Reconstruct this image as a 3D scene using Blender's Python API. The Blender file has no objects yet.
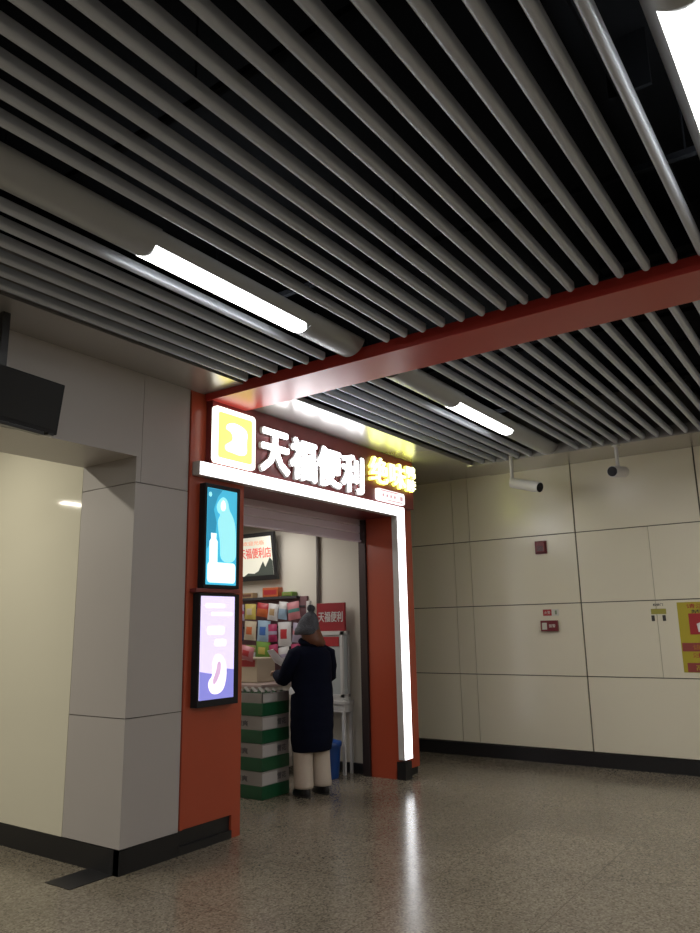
import bpy, bmesh, math, random
from mathutils import Vector, Matrix
R = math.radians
random.seed(7)
S = bpy.context.scene
COL = S.collection

# ------------------------------------------------------------------ camera
cam_d = bpy.data.cameras.new('camera')
cam = bpy.data.objects.new('camera', cam_d)
COL.objects.link(cam)
rx = Vector((0.5747506, -0.81810896, -0.01896001))
up = Vector((-0.16465495, -0.1383092, 0.97660602))
fw = Vector((0.80159247, 0.55818304, 0.21419899))
m = Matrix((rx, up, -fw)).transposed().to_4x4()
m.translation = Vector((0, 0, 1.5))
cam.matrix_world = m
cam_d.sensor_fit = 'VERTICAL'
cam_d.sensor_height = 36
cam_d.sensor_width = 27
cam_d.lens = 731.98 / 933 * 36
cam_d.clip_start = 0.02
S.camera = cam

# ------------------------------------------------------------------ world, exposure, big lights
w = bpy.data.worlds.new('world')
S.world = w
w.use_nodes = True
w.node_tree.nodes['Background'].inputs[0].default_value = (0.5, 0.55, 0.65, 1)
w.node_tree.nodes['Background'].inputs[1].default_value = 0.02
S.view_settings.view_transform = 'Standard'
S.view_settings.look = 'None'
S.view_settings.gamma = 1
S.view_settings.exposure = 0.85
S.cycles.use_denoising = True
S.cycles.max_bounces = 8
S.cycles.diffuse_bounces = 4
S.cycles.glossy_bounces = 4
S.cycles.sample_clamp_indirect = 6

K_LAMP = 6.0       # brightness of the visible light diffusers
K_HALL = 18.0       # out-of-frame hall lamps, W
K_CORR = 25.0      # corridor lamps, W
K_SHOP = 5.0       # shop ceiling lamps, W
K_SIGN = 5.0


def area(name, loc, sx, sy, power, col=(1, .97, .9), rot=(0, 0, 0)):
    d = bpy.data.lights.new(name, 'AREA')
    d.shape = 'RECTANGLE'
    d.size, d.size_y, d.energy, d.color = sx, sy, power, col
    o = bpy.data.objects.new(name, d)
    o.location, o.rotation_euler = loc, rot
    COL.objects.link(o)
    return o


# lamps of the hall that lie outside the photograph (same troughs as the visible ones)
for lx, ly in ((-1.2, 2.64), (-1.2, .2), (5.9, .2), (2.7, -2.2), (5.9, -2.2), (-1.2, -2.2)):
    area('hall_lamp', (lx, ly, 3.22), 1.2, .13, K_HALL, (1, .97, .92))
for lx, ly, k in ((1.6, 5.55, .9), (-1.0, 5.55, .8), (-.22, 9.05, 1), (-4.2, 9.05, 1), (1.6, 12.4, 1)):
    area('corridor_lamp', (lx, ly, 3.27), 1.6, .09, K_CORR * k, (1, .95, .8))
for lx, ly in ((5.0, 5.6), (6.0, 5.6), (5.4, 6.6)):
    area('shop_lamp', (lx, ly, 2.70), .9, .3, K_SHOP, (1, .97, .93))


# ------------------------------------------------------------------ materials
def mat(name, col, rough=.5, metal=0, spec=.5, noise=0.0, nscale=20, emit=None, es=0, bump=0, coat=0):
    mm = bpy.data.materials.new(name)
    mm.use_nodes = True
    nt = mm.node_tree
    b = nt.nodes['Principled BSDF']
    b.inputs['Base Color'].default_value = (*col, 1)
    b.inputs['Roughness'].default_value = rough
    b.inputs['Metallic'].default_value = metal
    b.inputs['Specular IOR Level'].default_value = spec
    b.inputs['Coat Weight'].default_value = coat
    b.inputs['Coat Roughness'].default_value = .08
    tc = nt.nodes.new('ShaderNodeTexCoord')
    n = nt.nodes.new('ShaderNodeTexNoise')
    n.inputs['Scale'].default_value = nscale
    n.inputs['Detail'].default_value = 4
    nt.links.new(tc.outputs['Object'], n.inputs['Vector'])
    if noise:
        mx = nt.nodes.new('ShaderNodeMix')
        mx.data_type = 'RGBA'
        mx.inputs[6].default_value = (*[c * (1 - noise) for c in col], 1)
        mx.inputs[7].default_value = (*[min(1, c * (1 + noise)) for c in col], 1)
        nt.links.new(n.outputs['Fac'], mx.inputs[0])
        nt.links.new(mx.outputs[2], b.inputs['Base Color'])
    if bump:
        bp = nt.nodes.new('ShaderNodeBump')
        bp.inputs['Strength'].default_value = bump
        bp.inputs['Distance'].default_value = .01
        nt.links.new(n.outputs['Fac'], bp.inputs['Height'])
        nt.links.new(bp.outputs['Normal'], b.inputs['Normal'])
    if emit:
        b.inputs['Emission Color'].default_value = (*emit, 1)
        b.inputs['Emission Strength'].default_value = es
    return mm


M = {}
M['cream'] = mat('cream_enamel_panel', (.78, .73, .585), .22, noise=.03, nscale=1.5)
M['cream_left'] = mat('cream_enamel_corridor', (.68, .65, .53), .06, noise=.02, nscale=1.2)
M['joint'] = mat('dark_panel_joint', (.10, .09, .07), .7)
M['grey'] = mat('grey_enamel_panel', (.44, .41, .395), .35, noise=.03, nscale=1.5)
M['soffit'] = mat('grey_metal_ceiling_strip', (.52, .50, .48), .27, metal=.6, noise=.03, nscale=2)
M['black'] = mat('black_skirting', (.012, .012, .014), .35)
M['void'] = mat('black_ceiling_void', (.0025, .003, .004), 1.0, spec=.1)
M['baffle'] = mat('grey_metal_baffle', (.56, .60, .68), .46, metal=.35, noise=.04, nscale=6)
M['trough'] = mat('grey_metal_trough', (.42, .44, .46), .4, metal=.3)
M['red_beam'] = mat('red_metal_beam', (.50, .05, .04), .30, noise=.05, nscale=3)
M['orange'] = mat('orange_red_panel', (.42, .072, .033), .3, noise=.05, nscale=3)
M['maroon'] = mat('maroon_fascia', (.20, .035, .035), .35, noise=.06, nscale=4)
M['white_metal'] = mat('white_metal', (.62, .60, .58), .35)
M['lamp'] = mat('lamp_diffuser', (1, 1, 1), .4, emit=(1, .99, .96), es=K_LAMP)
M['sign_white'] = mat('sign_white_lit', (.9, .9, .9), .4, emit=(.97, .97, 1), es=K_SIGN)
M['bar_white'] = mat('light_bar_lit', (.9, .9, .9), .4, emit=(.96, .97, 1), es=2.0)
M['sign_yellow'] = mat('sign_yellow_lit', (.9, .9, .2), .4, emit=(.9, 1, .12), es=2.0)
M['sign_yellow_face'] = mat('sign_yellow_face', (.9, .9, .3), .4, emit=(1, 1, .55), es=1.4)
M['logo_yellow'] = mat('logo_yellow_lit', (.9, .8, .1), .4, emit=(.95, .84, .10), es=1.5)
M['logo_white'] = mat('logo_white_lit', (.9, .9, .8), .4, emit=(1, 1, .88), es=1.2)
M['pill'] = mat('pill_sign_lit', (.9, .85, .85), .4, emit=(1, .93, .93), es=.62)
M['pill_text'] = mat('pill_sign_text', (.5, .3, .3), .5, emit=(.55, .35, .38), es=.6)
M['shutter'] = mat('lilac_grey_shutter', (.80, .68, .78), .4, metal=.2)
M['rail'] = mat('dark_shutter_rail', (.05, .035, .035), .4, metal=.5)
M['shopwall'] = mat('shop_cream_wall', (.66, .62, .54), .6, noise=.03, nscale=2)
M['charcoal'] = mat('charcoal_plastic', (.018, .018, .02), .7, spec=.25)
M['pipe'] = mat('grey_pipe', (.16, .14, .13), .5)
M['darkmetal'] = mat('dark_duct_metal', (.005, .006, .008), .95, spec=.1)
M['redbox'] = mat('dark_red_alarm', (.17, .012, .02), .35)
M['paper'] = mat('white_paper', (.8, .8, .8), .7)
M['glass_white'] = mat('pale_glass', (.42, .45, .46), .12)


def terrazzo():
    mm = bpy.data.materials.new('speckled_granite_floor')
    mm.use_nodes = True
    nt = mm.node_tree
    N, Lk = nt.nodes, nt.links
    b = N['Principled BSDF']
    tc = N.new('ShaderNodeTexCoord')
    v = N.new('ShaderNodeTexVoronoi')
    v.inputs['Scale'].default_value = 95
    Lk.new(tc.outputs['Object'], v.inputs['Vector'])
    cr = N.new('ShaderNodeValToRGB')
    e = cr.color_ramp.elements
    e[0].position, e[0].color = 0.0, (.12, .102, .076, 1)
    e[1].position, e[1].color = 1.0, (.33, .29, .225, 1)
    for p, c in ((.25, (.19, .162, .123, 1)), (.5, (.235, .202, .155, 1)), (.75, (.27, .232, .18, 1))):
        x = e.new(p)
        x.color = c
    sp = N.new('ShaderNodeSeparateColor')
    Lk.new(v.outputs['Color'], sp.inputs[0])
    Lk.new(sp.outputs[0], cr.inputs[0])
    n = N.new('ShaderNodeTexNoise')
    n.inputs['Scale'].default_value = 1.3
    n.inputs['Detail'].default_value = 5
    Lk.new(tc.outputs['Object'], n.inputs['Vector'])
    mx = N.new('ShaderNodeMix')
    mx.data_type = 'RGBA'
    mx.blend_type = 'MULTIPLY'
    mx.inputs[0].default_value = .5
    cr2 = N.new('ShaderNodeValToRGB')
    cr2.color_ramp.elements[0].color = (.65, .65, .65, 1)
    cr2.color_ramp.elements[1].color = (1, 1, 1, 1)
    cr2.color_ramp.elements[0].position = .35
    cr2.color_ramp.elements[1].position = .65
    Lk.new(n.outputs['Fac'], cr2.inputs[0])
    Lk.new(cr.outputs[0], mx.inputs[6])
    Lk.new(cr2.outputs[0], mx.inputs[7])
    br = N.new('ShaderNodeTexBrick')
    br.offset = 0
    br.inputs['Scale'].default_value = 1
    br.inputs['Brick Width'].default_value = .8
    br.inputs['Row Height'].default_value = .8
    br.inputs['Mortar Size'].default_value = .003
    br.inputs['Color1'].default_value = (1, 1, 1, 1)
    br.inputs['Color2'].default_value = (.93, .93, .93, 1)
    br.inputs['Mortar'].default_value = (.55, .52, .5, 1)
    Lk.new(tc.outputs['Object'], br.inputs['Vector'])
    m2 = N.new('ShaderNodeMix')
    m2.data_type = 'RGBA'
    m2.blend_type = 'MULTIPLY'
    m2.inputs[0].default_value = 1
    Lk.new(mx.outputs[2], m2.inputs[6])
    Lk.new(br.outputs['Color'], m2.inputs[7])
    Lk.new(m2.outputs[2], b.inputs['Base Color'])
    b.inputs['Roughness'].default_value = .17
    rr = N.new('ShaderNodeMapRange')
    rr.inputs[3].default_value = .12
    rr.inputs[4].default_value = .26
    Lk.new(n.outputs['Fac'], rr.inputs[0])
    Lk.new(rr.outputs[0], b.inputs['Roughness'])
    return mm


M['floor'] = terrazzo()


# ------------------------------------------------------------------ mesh helpers
def BM():
    return bmesh.new()


def box(bm, x0, x1, y0, y1, z0, z1, mi=0, bev=0.0):
    r = bmesh.ops.create_cube(bm, size=1, matrix=Matrix.Translation(((x0 + x1) / 2, (y0 + y1) / 2, (z0 + z1) / 2)) @
                              Matrix.Diagonal((abs(x1 - x0), abs(y1 - y0), abs(z1 - z0), 1)))
    vs = r['verts']
    fs = set(f for v in vs for f in v.link_faces)
    for f in fs:
        f.material_index = mi
    if bev:
        es = list(set(e for v in vs for e in v.link_edges))
        bmesh.ops.bevel(bm, geom=es, offset=bev, segments=2, affect='EDGES', profile=.6)
    return bm


def tube(bm, pts, rads, n=12, mi=0, caps=True, flat=1.0, ref=Vector((0, 0, 1))):
    """tube along points; rads float or (a, b) per point"""
    pts = [Vector(p) for p in pts]
    rings = []
    for i, p in enumerate(pts):
        a = pts[max(0, i - 1)]
        b = pts[min(len(pts) - 1, i + 1)]
        t = (b - a).normalized()
        rf = ref if abs(t.dot(ref)) < .95 else Vector((0, 1, 0))
        s = t.cross(rf).normalized()
        u = s.cross(t).normalized()
        rr = rads[i] if isinstance(rads, (list, tuple)) and not isinstance(rads[0], float) or isinstance(rads, list) else rads
        ra, rb = rr if isinstance(rr, tuple) else (rr, rr * flat)
        rings.append([bm.verts.new(p + s * math.cos(2 * math.pi * k / n) * ra + u * math.sin(2 * math.pi * k / n) * rb) for k in range(n)])
    fs = []
    for i in range(len(rings) - 1):
        for k in range(n):
            fs.append(bm.faces.new((rings[i][k], rings[i][(k + 1) % n], rings[i + 1][(k + 1) % n], rings[i + 1][k])))
    if caps:
        fs.append(bm.faces.new(rings[0][::-1]))
        fs.append(bm.faces.new(rings[-1]))
    for f in fs:
        f.material_index = mi
    return bm


def loft(bm, rings, mi=0, n=24, caps=True, wob=None):
    """rings: (centre, rx, ry, right vec) horizontal-ish ellipses, world z up"""
    rs = []
    for i, (c, a, b, rgt) in enumerate(rings):
        c = Vector(c)
        rgt = Vector(rgt).normalized()
        fwd = Vector((0, 0, 1)).cross(rgt)
        row = []
        for k in range(n):
            th = 2 * math.pi * k / n
            s = 1 + (wob(i, th) if wob else 0)
            row.append(bm.verts.new(c + rgt * math.cos(th) * a * s + fwd * math.sin(th) * b * s))
        rs.append(row)
    for i in range(len(rs) - 1):
        for k in range(n):
            f = bm.faces.new((rs[i][k], rs[i][(k + 1) % n], rs[i + 1][(k + 1) % n], rs[i + 1][k]))
            f.material_index = mi
    if caps:
        bm.faces.new(rs[0][::-1]).material_index = mi
        bm.faces.new(rs[-1]).material_index = mi
    return bm


def ball(bm, c, r, sc=(1, 1, 1), mi=0, seg=16):
    res = bmesh.ops.create_uvsphere(bm, u_segments=seg, v_segments=seg // 2 + 2, radius=r,
                                    matrix=Matrix.Translation(c) @ Matrix.Diagonal((*sc, 1)))
    for f in set(f for v in res['verts'] for f in v.link_faces):
        f.material_index = mi
    return bm


def prism(bm, poly, o, r, u, out, d0, d1, mi=0):
    """polygon (a,b) in frame o,r,u pushed along out between d0 and d1"""
    o, r, u, out = Vector(o), Vector(r), Vector(u), Vector(out)
    A = [bm.verts.new(o + r * a + u * b + out * d0) for a, b in poly]
    B = [bm.verts.new(o + r * a + u * b + out * d1) for a, b in poly]
    n = len(poly)
    fs = [bm.faces.new(A[::-1]), bm.faces.new(B)]
    for k in range(n):
        fs.append(bm.faces.new((A[k], A[(k + 1) % n], B[(k + 1) % n], B[k])))
    for f in fs:
        f.material_index = mi
    return bm


def soft(poly, k=3):
    for _ in range(k):
        out = []
        for i, p in enumerate(poly):
            q = poly[(i + 1) % len(poly)]
            out += [(p[0] * .75 + q[0] * .25, p[1] * .75 + q[1] * .25), (p[0] * .25 + q[0] * .75, p[1] * .25 + q[1] * .75)]
        poly = out
    return poly


def rrect(w_, h_, r_, n=5, cx=0, cy=0):
    out = []
    for sx, sy, a0 in ((1, 1, 0), (-1, 1, 90), (-1, -1, 180), (1, -1, 270)):
        for k in range(n + 1):
            a = R(a0 + 90 * k / n)
            out.append((cx + sx * (w_ / 2 - r_) + r_ * math.cos(a), cy + sy * (h_ / 2 - r_) + r_ * math.sin(a)))
    return out


def props(o, label=None, cat=None, group=None, kind=None):
    for k, v in (('label', label), ('category', cat), ('group', group), ('kind', kind)):
        if v:
            o[k] = v
    return o


def world_origin(p):
    v = Vector((0, 0, 0))
    while p:
        v += p.location
        p = p.parent
    return v


def obj(name, bm, mats, parent=None, smooth=False, fix=True, **kw):
    if fix:
        bmesh.ops.recalc_face_normals(bm, faces=bm.faces)
    me = bpy.data.meshes.new(name)
    if parent:
        off = world_origin(parent)
    else:
        xs = [v.co for v in bm.verts]
        mn = [min(c[i] for c in xs) for i in range(3)]
        mxx = [max(c[i] for c in xs) for i in range(3)]
        off = Vector(((mn[0] + mxx[0]) / 2, (mn[1] + mxx[1]) / 2, mn[2]))
        if kw.get('kind') == 'structure':
            off = Vector((0, 0, 0))
    bmesh.ops.translate(bm, verts=bm.verts, vec=-off)
    bm.to_mesh(me)
    bm.free()
    for q in (mats if isinstance(mats, (list, tuple)) else [mats]):
        me.materials.append(q)
    if smooth:
        me.polygons.foreach_set('use_smooth', [True] * len(me.polygons))
    o = bpy.data.objects.new(name, me)
    COL.objects.link(o)
    if parent:
        o.parent = parent
    else:
        o.location = off
    props(o, kw.get('label'), kw.get('cat'), kw.get('group'), kw.get('kind'))
    return o


def smooth_angle(o, deg=40):
    me = o.data
    me.polygons.foreach_set('use_smooth', [True] * len(me.polygons))
    b = bmesh.new()
    b.from_mesh(me)
    for e in b.edges:
        if len(e.link_faces) == 2 and e.calc_face_angle(0) > R(deg):
            e.smooth = False
    b.to_mesh(me)
    b.free()
    return o


def thing(name, label, cat, loc, group=None):
    o = bpy.data.objects.new(name, None)
    o.empty_display_size = .1
    COL.objects.link(o)
    o.location = loc
    return props(o, label, cat, group)


def copy_tree(o, loc, label=None, group=None):
    c = o.copy()
    COL.objects.link(c)
    c.location = loc
    if label:
        c['label'] = label
    if group:
        c['group'] = group
    for ch in list(o.children):
        d = ch.copy()
        COL.objects.link(d)
        d.parent = c
        for g in list(ch.children):
            e = g.copy()
            COL.objects.link(e)
            e.parent = d
    return c


FY = (Vector((1, 0, 0)), Vector((0, 0, 1)), Vector((0, -1, 0)))      # faces -y
FX = (Vector((0, -1, 0)), Vector((0, 0, 1)), Vector((-1, 0, 0)))     # faces -x


def text_bm(body, o, frame, w_, h_, depth, bold=.0, keep=False):
    """lettering centred on o, fitted into w_ x h_, pushed out by depth"""
    cu = bpy.data.curves.new('lettering', 'FONT')
    cu.body = body
    cu.size = 1
    cu.extrude = .05
    cu.resolution_u = 2
    t = bpy.data.objects.new('lettering', cu)
    COL.objects.link(t)
    dg = bpy.context.evaluated_depsgraph_get()
    me = bpy.data.meshes.new_from_object(t.evaluated_get(dg))
    bpy.data.objects.remove(t)
    bpy.data.curves.remove(cu)
    bm = bmesh.new()
    bm.from_mesh(me)
    bpy.data.meshes.remove(me)
    bmesh.ops.remove_doubles(bm, verts=bm.verts, dist=1e-5)
    if not bm.verts:
        return bm
    xs = [v.co.x for v in bm.verts]
    ys = [v.co.y for v in bm.verts]
    x0, x1, y0, y1 = min(xs), max(xs), min(ys), max(ys)
    sx, sy = w_ / (x1 - x0), h_ / (y1 - y0)
    if keep:
        sx = sy = min(sx, sy)
    r, u, out = frame
    o = Vector(o)
    for v in bm.verts:
        a = (v.co.x - (x0 + x1) / 2) * sx
        b = (v.co.y - (y0 + y1) / 2) * sy
        d = (v.co.z / .05 * .5 + .5) * depth
        v.co = o + r * a + u * b + out * d
    if bold:
        dd = bold * h_ * .9
        src = bpy.data.meshes.new('tmp')
        bm.to_mesh(src)
        out_bm = bmesh.new()
        for k in range(8):
            q = bmesh.new()
            q.from_mesh(src)
            bmesh.ops.translate(q, verts=q.verts, vec=r * dd * math.cos(k * math.pi / 4) + u * dd * math.sin(k * math.pi / 4) - out * .00012 * k)
            tmp = bpy.data.meshes.new('tmp2')
            q.to_mesh(tmp)
            q.free()
            out_bm.from_mesh(tmp)
            bpy.data.meshes.remove(tmp)
        bpy.data.meshes.remove(src)
        bm.free()
        bm = out_bm
    for f in bm.faces:
        f.material_index = 0
    return bm


def join(a, b, mi=None):
    me = bpy.data.meshes.new('tmp')
    if mi is not None:
        for f in b.faces:
            f.material_index = mi
    b.to_mesh(me)
    a.from_mesh(me)
    bpy.data.meshes.remove(me)
    b.free()
    return a


def st(name, bm, mats, **kw):
    return obj(name, bm, mats, kind='structure', **kw)


# ================================================================== STRUCTURE
XW = 8.25          # right wall plane
Y0 = 4.1           # shop front plane
XP = 3.26          # corner of the grey pillar
ZC = 3.32          # ceiling strip height

b = BM(); box(b, -6.2, 8.6, -6.2, 16, -.1, 0)
st('floor', b, M['floor'])
b = BM(); box(b, -6.2, 8.6, -6.2, 16, 4.05, 4.15)
st('ceiling', b, M['void'])

# ---- right wall: enamel panels over a dark backing, joints between them
b = BM()
box(b, XW + .02, XW + .2, -6.2, 8.0, 0, 4.05, 1)
rows = [.15, .925, 1.715, 2.50, 3.33]
g = .005
ycols = [8.0, 6.8, 5.6, 4.185, 3.965, 2.65, 1.333, .016, -1.3, -2.617, -3.93, -5.25, -6.2]
for j in range(len(rows) - 1):
    for i in range(len(ycols) - 1):
        y1, y0 = ycols[i], ycols[i + 1]
        gg = g * 1.6
        if y1 == 2.65 and j in (1, 2):            # hinged service panels, thinner joint
            box(b, XW, XW + .03, y0 + gg, 1.8645 - .002, rows[j] + g, rows[j + 1] - g, 0)
            box(b, XW, XW + .03, 1.8645 + .002, y1 - gg, rows[j] + g, rows[j + 1] - g, 0)
        else:
            gl = .003 if y1 in (4.185,) else gg
            gh = .003 if y0 in (4.185,) else gg
            box(b, XW, XW + .03, y0 + (.003 if y0 in (3.965, 4.185) else gg), y1 - (.003 if y1 in (3.965, 4.185) else gg), rows[j] + g, rows[j + 1] - g, 0)
st('wall_right', b, [M['cream'], M['joint']])
b = BM(); box(b, XW - .012, XW + .02, -6.2, 8.0, 0, .142)
st('baseboard_right', b, M['black'])

# ---- pillar and corridor wall (left), with shop behind it
b = BM()
box(b, XP + .01, XP + .14, Y0 + .01, 16, 0, 4.05, 2)
box(b, XP + .01, 3.75, Y0 + .01, Y0 + .12, 0, 4.05, 2)
for z0, z1 in ((.15, .94), (.94, 2.52)):
    box(b, XP, XP + .03, Y0 + .03, 4.705, z0 + .003, z1 - .003, 0)
    box(b, XP, 3.745, Y0, Y0 + .03, z0 + .003, z1 - .003, 0)
box(b, XP, XP + .03, Y0 + .03, 4.705, 2.523, 2.72, 0)
for y0, y1 in ((4.712, 7.3), (7.306, 9.9), (9.906, 12.5), (12.506, 15.8)):
    box(b, XP + .002, XP + .03, y0, y1, .15, 3.4, 1)
st('wall_left', b, [M['grey'], M['cream_left'], M['joint']])
b = BM()
box(b, XP - .004, XP + .05, Y0 - .004, 15.8, 0, .148)
box(b, XP - .004, 3.75, Y0 - .004, Y0 + .05, 0, .148)
st('baseboard_left', b, M['black'])

# ---- header over the corridor mouth
b = BM()
box(b, -6, 1.6, Y0, Y0 + .03, 2.705, ZC + .05, 0)
box(b, 1.606, XP, Y0, Y0 + .03, 2.705, ZC + .05, 0)
box(b, XP + .0, 3.30, Y0, Y0 + .03, 2.523, ZC + .05, 0)
box(b, 3.304, 3.745, Y0, Y0 + .03, 2.523, ZC + .05, 0)
box(b, 3.29, 3.31, Y0 + .004, Y0 + .03, 2.53, ZC, 1)
box(b, -6, 3.255, Y0 + .03, 4.70, 2.705, 3.9, 0)
st('wall_header', b, [M['grey'], M['grey']])
b = BM(); box(b, 2.95, 3.256, 4.15, 4.40, 0, .004)
st('trim_1', b, M['black'])

# corridor ceiling and ends, hall back walls (outside the picture, they bounce the light)
b = BM(); box(b, -6, XP, 4.7, 16, 3.38, 3.45)
st('ceiling_corridor', b, M['soffit'])
b = BM(); box(b, -6.2, XP, 15.8, 16, 0, 4.05)
st('wall_corridor_end', b, M['cream_left'])
b = BM(); box(b, -6.2, -6, -6.2, 15.8, 0, 4.05)
st('wall_far_left', b, M['grey'])
b = BM(); box(b, -6, 8.27, -6.2, -6, 0, 4.05)
st('wall_behind', b, M['cream'])
b = BM(); box(b, 6.95, 8.27, 8.0, 8.2, 0, 4.05)
st('wall_passage_end', b, M['cream'])

# ---- metal ceiling strips (soffits)
b = BM(); box(b, -6, 3.89, 3.68, Y0, ZC, ZC + .02)
st('ceiling_strip_left', b, M['soffit'])
b = BM(); box(b, 4.295, XW, 3.575, Y0 + .1, 3.30, ZC + .02); box(b, 7.06, XW, Y0 + .1, 8, 3.30, 3.34)
st('ceiling_strip_front', b, M['soffit'])
b = BM(); box(b, 7.62, XW, -6, 3.634, 3.29, 3.31); box(b, 7.60, 7.62, -6, 3.634, 3.29, 3.40)
st('ceiling_strip_right', b, M['soffit'])

# ---- red beam
b = BM(); box(b, 3.895, 4.295, -6, 4.09, 3.265, 3.352, 0, .004)
st('trim_2', b, M['red_beam'])

# ---- shop front piers
b = BM()
box(b, 3.75, 4.355, Y0, 4.5, .16, 2.66)
box(b, 4.262, 4.355, Y0, 4.5, 0, .16)
box(b, 3.75, 3.93, Y0, 4.5, 2.66, 3.32)
box(b, 3.75, 3.775, Y0 - .012, Y0, .16, 3.30)
st('wall_storefront_left', b, M['orange'])
b = BM(); box(b, 3.75, 4.262, Y0 + .02, 4.45, 0, .16); box(b, 3.75, 4.262, Y0 - .006, Y0 + .02, 0, .055)
st('baseboard_storefront_left', b, M['black'])
b = BM()
box(b, 6.66, 7.06, Y0, 4.44, .075, 3.30)
box(b, 6.66, 6.70, Y0 + .04, 4.44, 0, .075)
st('wall_storefront_right', b, M['orange'])
b = BM(); box(b, 6.70, 7.05, Y0 + .02, 4.44, 0, .075); box(b, 6.655, 6.78, 4.03, Y0 + .03, 0, .17)
st('baseboard_storefront_right', b, M['black'])
b = BM(); box(b, 4.355, 6.66, Y0 + .03, 4.5, 2.655, 3.3)
st('wall_storefront_lintel', b, M['maroon'])

# ---- shop interior
b = BM(); box(b, 6.75, 6.90, 4.52, 7.6, 0, 3.3)
st('wall_shop_right', b, M['shopwall'])
b = BM(); box(b, 6.72, 6.75, 4.54, 7.6, 0, .10)
st('baseboard_shop', b, M['black'])
b = BM(); box(b, 6.90, 7.05, 4.44, 8.0, 0, 3.3)
st('wall_passage_left', b, M['cream'])
b = BM(); box(b, 3.4, 6.75, 7.5, 7.6, 0, 3.3)
st('wall_shop_back', b, M['shopwall'])
b = BM(); box(b, 3.75, 4.0, 4.5, 7.5, 0, 3.3)
st('wall_shop_left', b, M['shopwall'])
b = BM(); box(b, 4.0, 6.75, 4.62, 7.5, 2.75, 2.8)
st('ceiling_shop', b, M['shopwall'])

# ---- roller shutter
t = thing('roller_shutter', 'lilac grey roller shutter rolled up above the shop doorway', 'shutter', (5.5, 4.55, 2.41))
b = BM()
for k in range(3):
    z0 = 2.425 + k * .083
    prof = [(0, 0), (.004, .006), (.004, .072), (0, .078), (-.01, .078), (-.01, 0)]
    prism(b, [(a, c) for a, c in prof], (4.36, 4.51, z0), (0, -1, 0), (0, 0, 1), (1, 0, 0), 0, 2.30)
obj('slat_curtain', b, M['shutter'], t)
b = BM(); box(b, 4.36, 6.66, 4.49, 4.53, 2.405, 2.428, 0, .004)
obj('bottom_rail', b, M['shutter'], t)
b = BM(); box(b, 6.635, 6.70, 4.445, 4.53, 0, 2.65)
obj('guide_rail', b, M['rail'], t)
b = BM(); box(b, 4.357, 4.38, 4.47, 4.53, 0, 2.65)
obj('guide_rail', b, M['rail'], t)

# ================================================================== CEILING BAFFLES
ZS = 3.30


def baffle_bm(x0, x1, y):
    bm = BM()
    prof = [(-.021, .052), (-.021, .02)]
    for k in range(1, 8):
        a = math.pi + math.pi * k / 8
        prof.append((.021 * math.cos(a), .02 + .02 * math.sin(a)))
    prof += [(.021, .02), (.021, .052)]
    prism(bm, prof, (x0, y, ZS), (0, 1, 0), (0, 0, 1), (1, 0, 0), 0, x1 - x0)
    return bm


ordn = ['first', 'second', 'third', 'fourth', 'fifth', 'sixth', 'seventh', 'eighth', 'ninth', 'tenth', 'eleventh', 'twelfth', 'thirteenth', 'fourteenth', 'fifteenth', 'sixteenth']
P = .137
ya = [2.345 - .1345 * i for i in range(15)]          # from the lamp trough towards the camera
yb = [2.868 + .143 * i for i in range(6)]            # from the trough towards the shop
protos = {}


def place_baffle(side, y, label, group):
    x0, x1 = (-6, 3.815) if side == 'near' else (4.325, 7.66)
    if side not in protos:
        o = obj('ceiling_baffle', baffle_bm(x0, x1, y), M['baffle'], label=label, cat='ceiling baffle', group=group)
        smooth_angle(o, 35)
        protos[side] = o
    else:
        p = protos[side]
        o = p.copy()
        COL.objects.link(o)
        o.location = (p.location.x, y, p.location.z)
        o['label'] = label
    return o


for i, y in enumerate(ya):
    place_baffle('near', y, f'long grey baffle before the red beam, {ordn[i]} right of the lamp trough', 'baffles before the red beam')
for i, y in enumerate(yb):
    place_baffle('near', y, f'long grey baffle before the red beam, {ordn[i]} left of the lamp trough', 'baffles before the red beam')
for i, y in enumerate(ya):
    place_baffle('far', y, f'short grey baffle beyond the red beam, {ordn[i]} right of the lamp trough', 'baffles beyond the red beam')
for i, y in enumerate(yb[:5]):
    place_baffle('far', y, f'short grey baffle beyond the red beam, {ordn[i]} left of the lamp trough', 'baffles beyond the red beam')

for i in range(9):
    place_baffle('near', .02 - .1345 * i, f'long grey baffle before the red beam, {ordn[i]} beyond the corner lamp trough', 'baffles before the red beam')
    place_baffle('far', .15 - .1345 * i, f'short grey baffle beyond the red beam, {ordn[i]} past the corner lamp trough', 'baffles beyond the red beam')
# carriers, duct and pipes in the dark void above the baffles
for i, x in enumerate((-1.5, .1, 1.7, 3.2, 5.0, 6.4)):
    b = BM()
    box(b, x, x + .03, -1.0, 3.64, 3.50, 3.53)
    for yy in (.4, 1.9, 3.3):
        tube(b, [(x + .015, yy, 3.52), (x + .015, yy, 4.06)], .005, 6)
    obj('ceiling_carrier', b, M['darkmetal'], label=f'dark steel carrier rail above the baffles, {ordn[i]} from the camera end', cat='ceiling rail', group='carrier rails above the baffles')
b = BM(); box(b, 4.5, 7.9, .5, 1.15, 3.72, 3.98, 0, .01)
for k in range(5):
    box(b, 4.6 + k * .75, 4.63 + k * .75, .48, 1.17, 3.70, 4.05)
obj('air_duct', b, M['darkmetal'], label='dark air duct in the ceiling void beyond the red beam', cat='duct')
b = BM(); tube(b, [(-4, .75, 3.75), (7.9, .75 - .3, 3.75)], .03, 10)
for k in range(6):
    box(b, -3 + k * 2, -2.98 + k * 2, .62 - .05 * k, .80 - .05 * k, 3.77, 4.06)
obj('ceiling_pipe', b, M['darkmetal'], label='dark pipe running through the ceiling void', cat='pipe')


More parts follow.
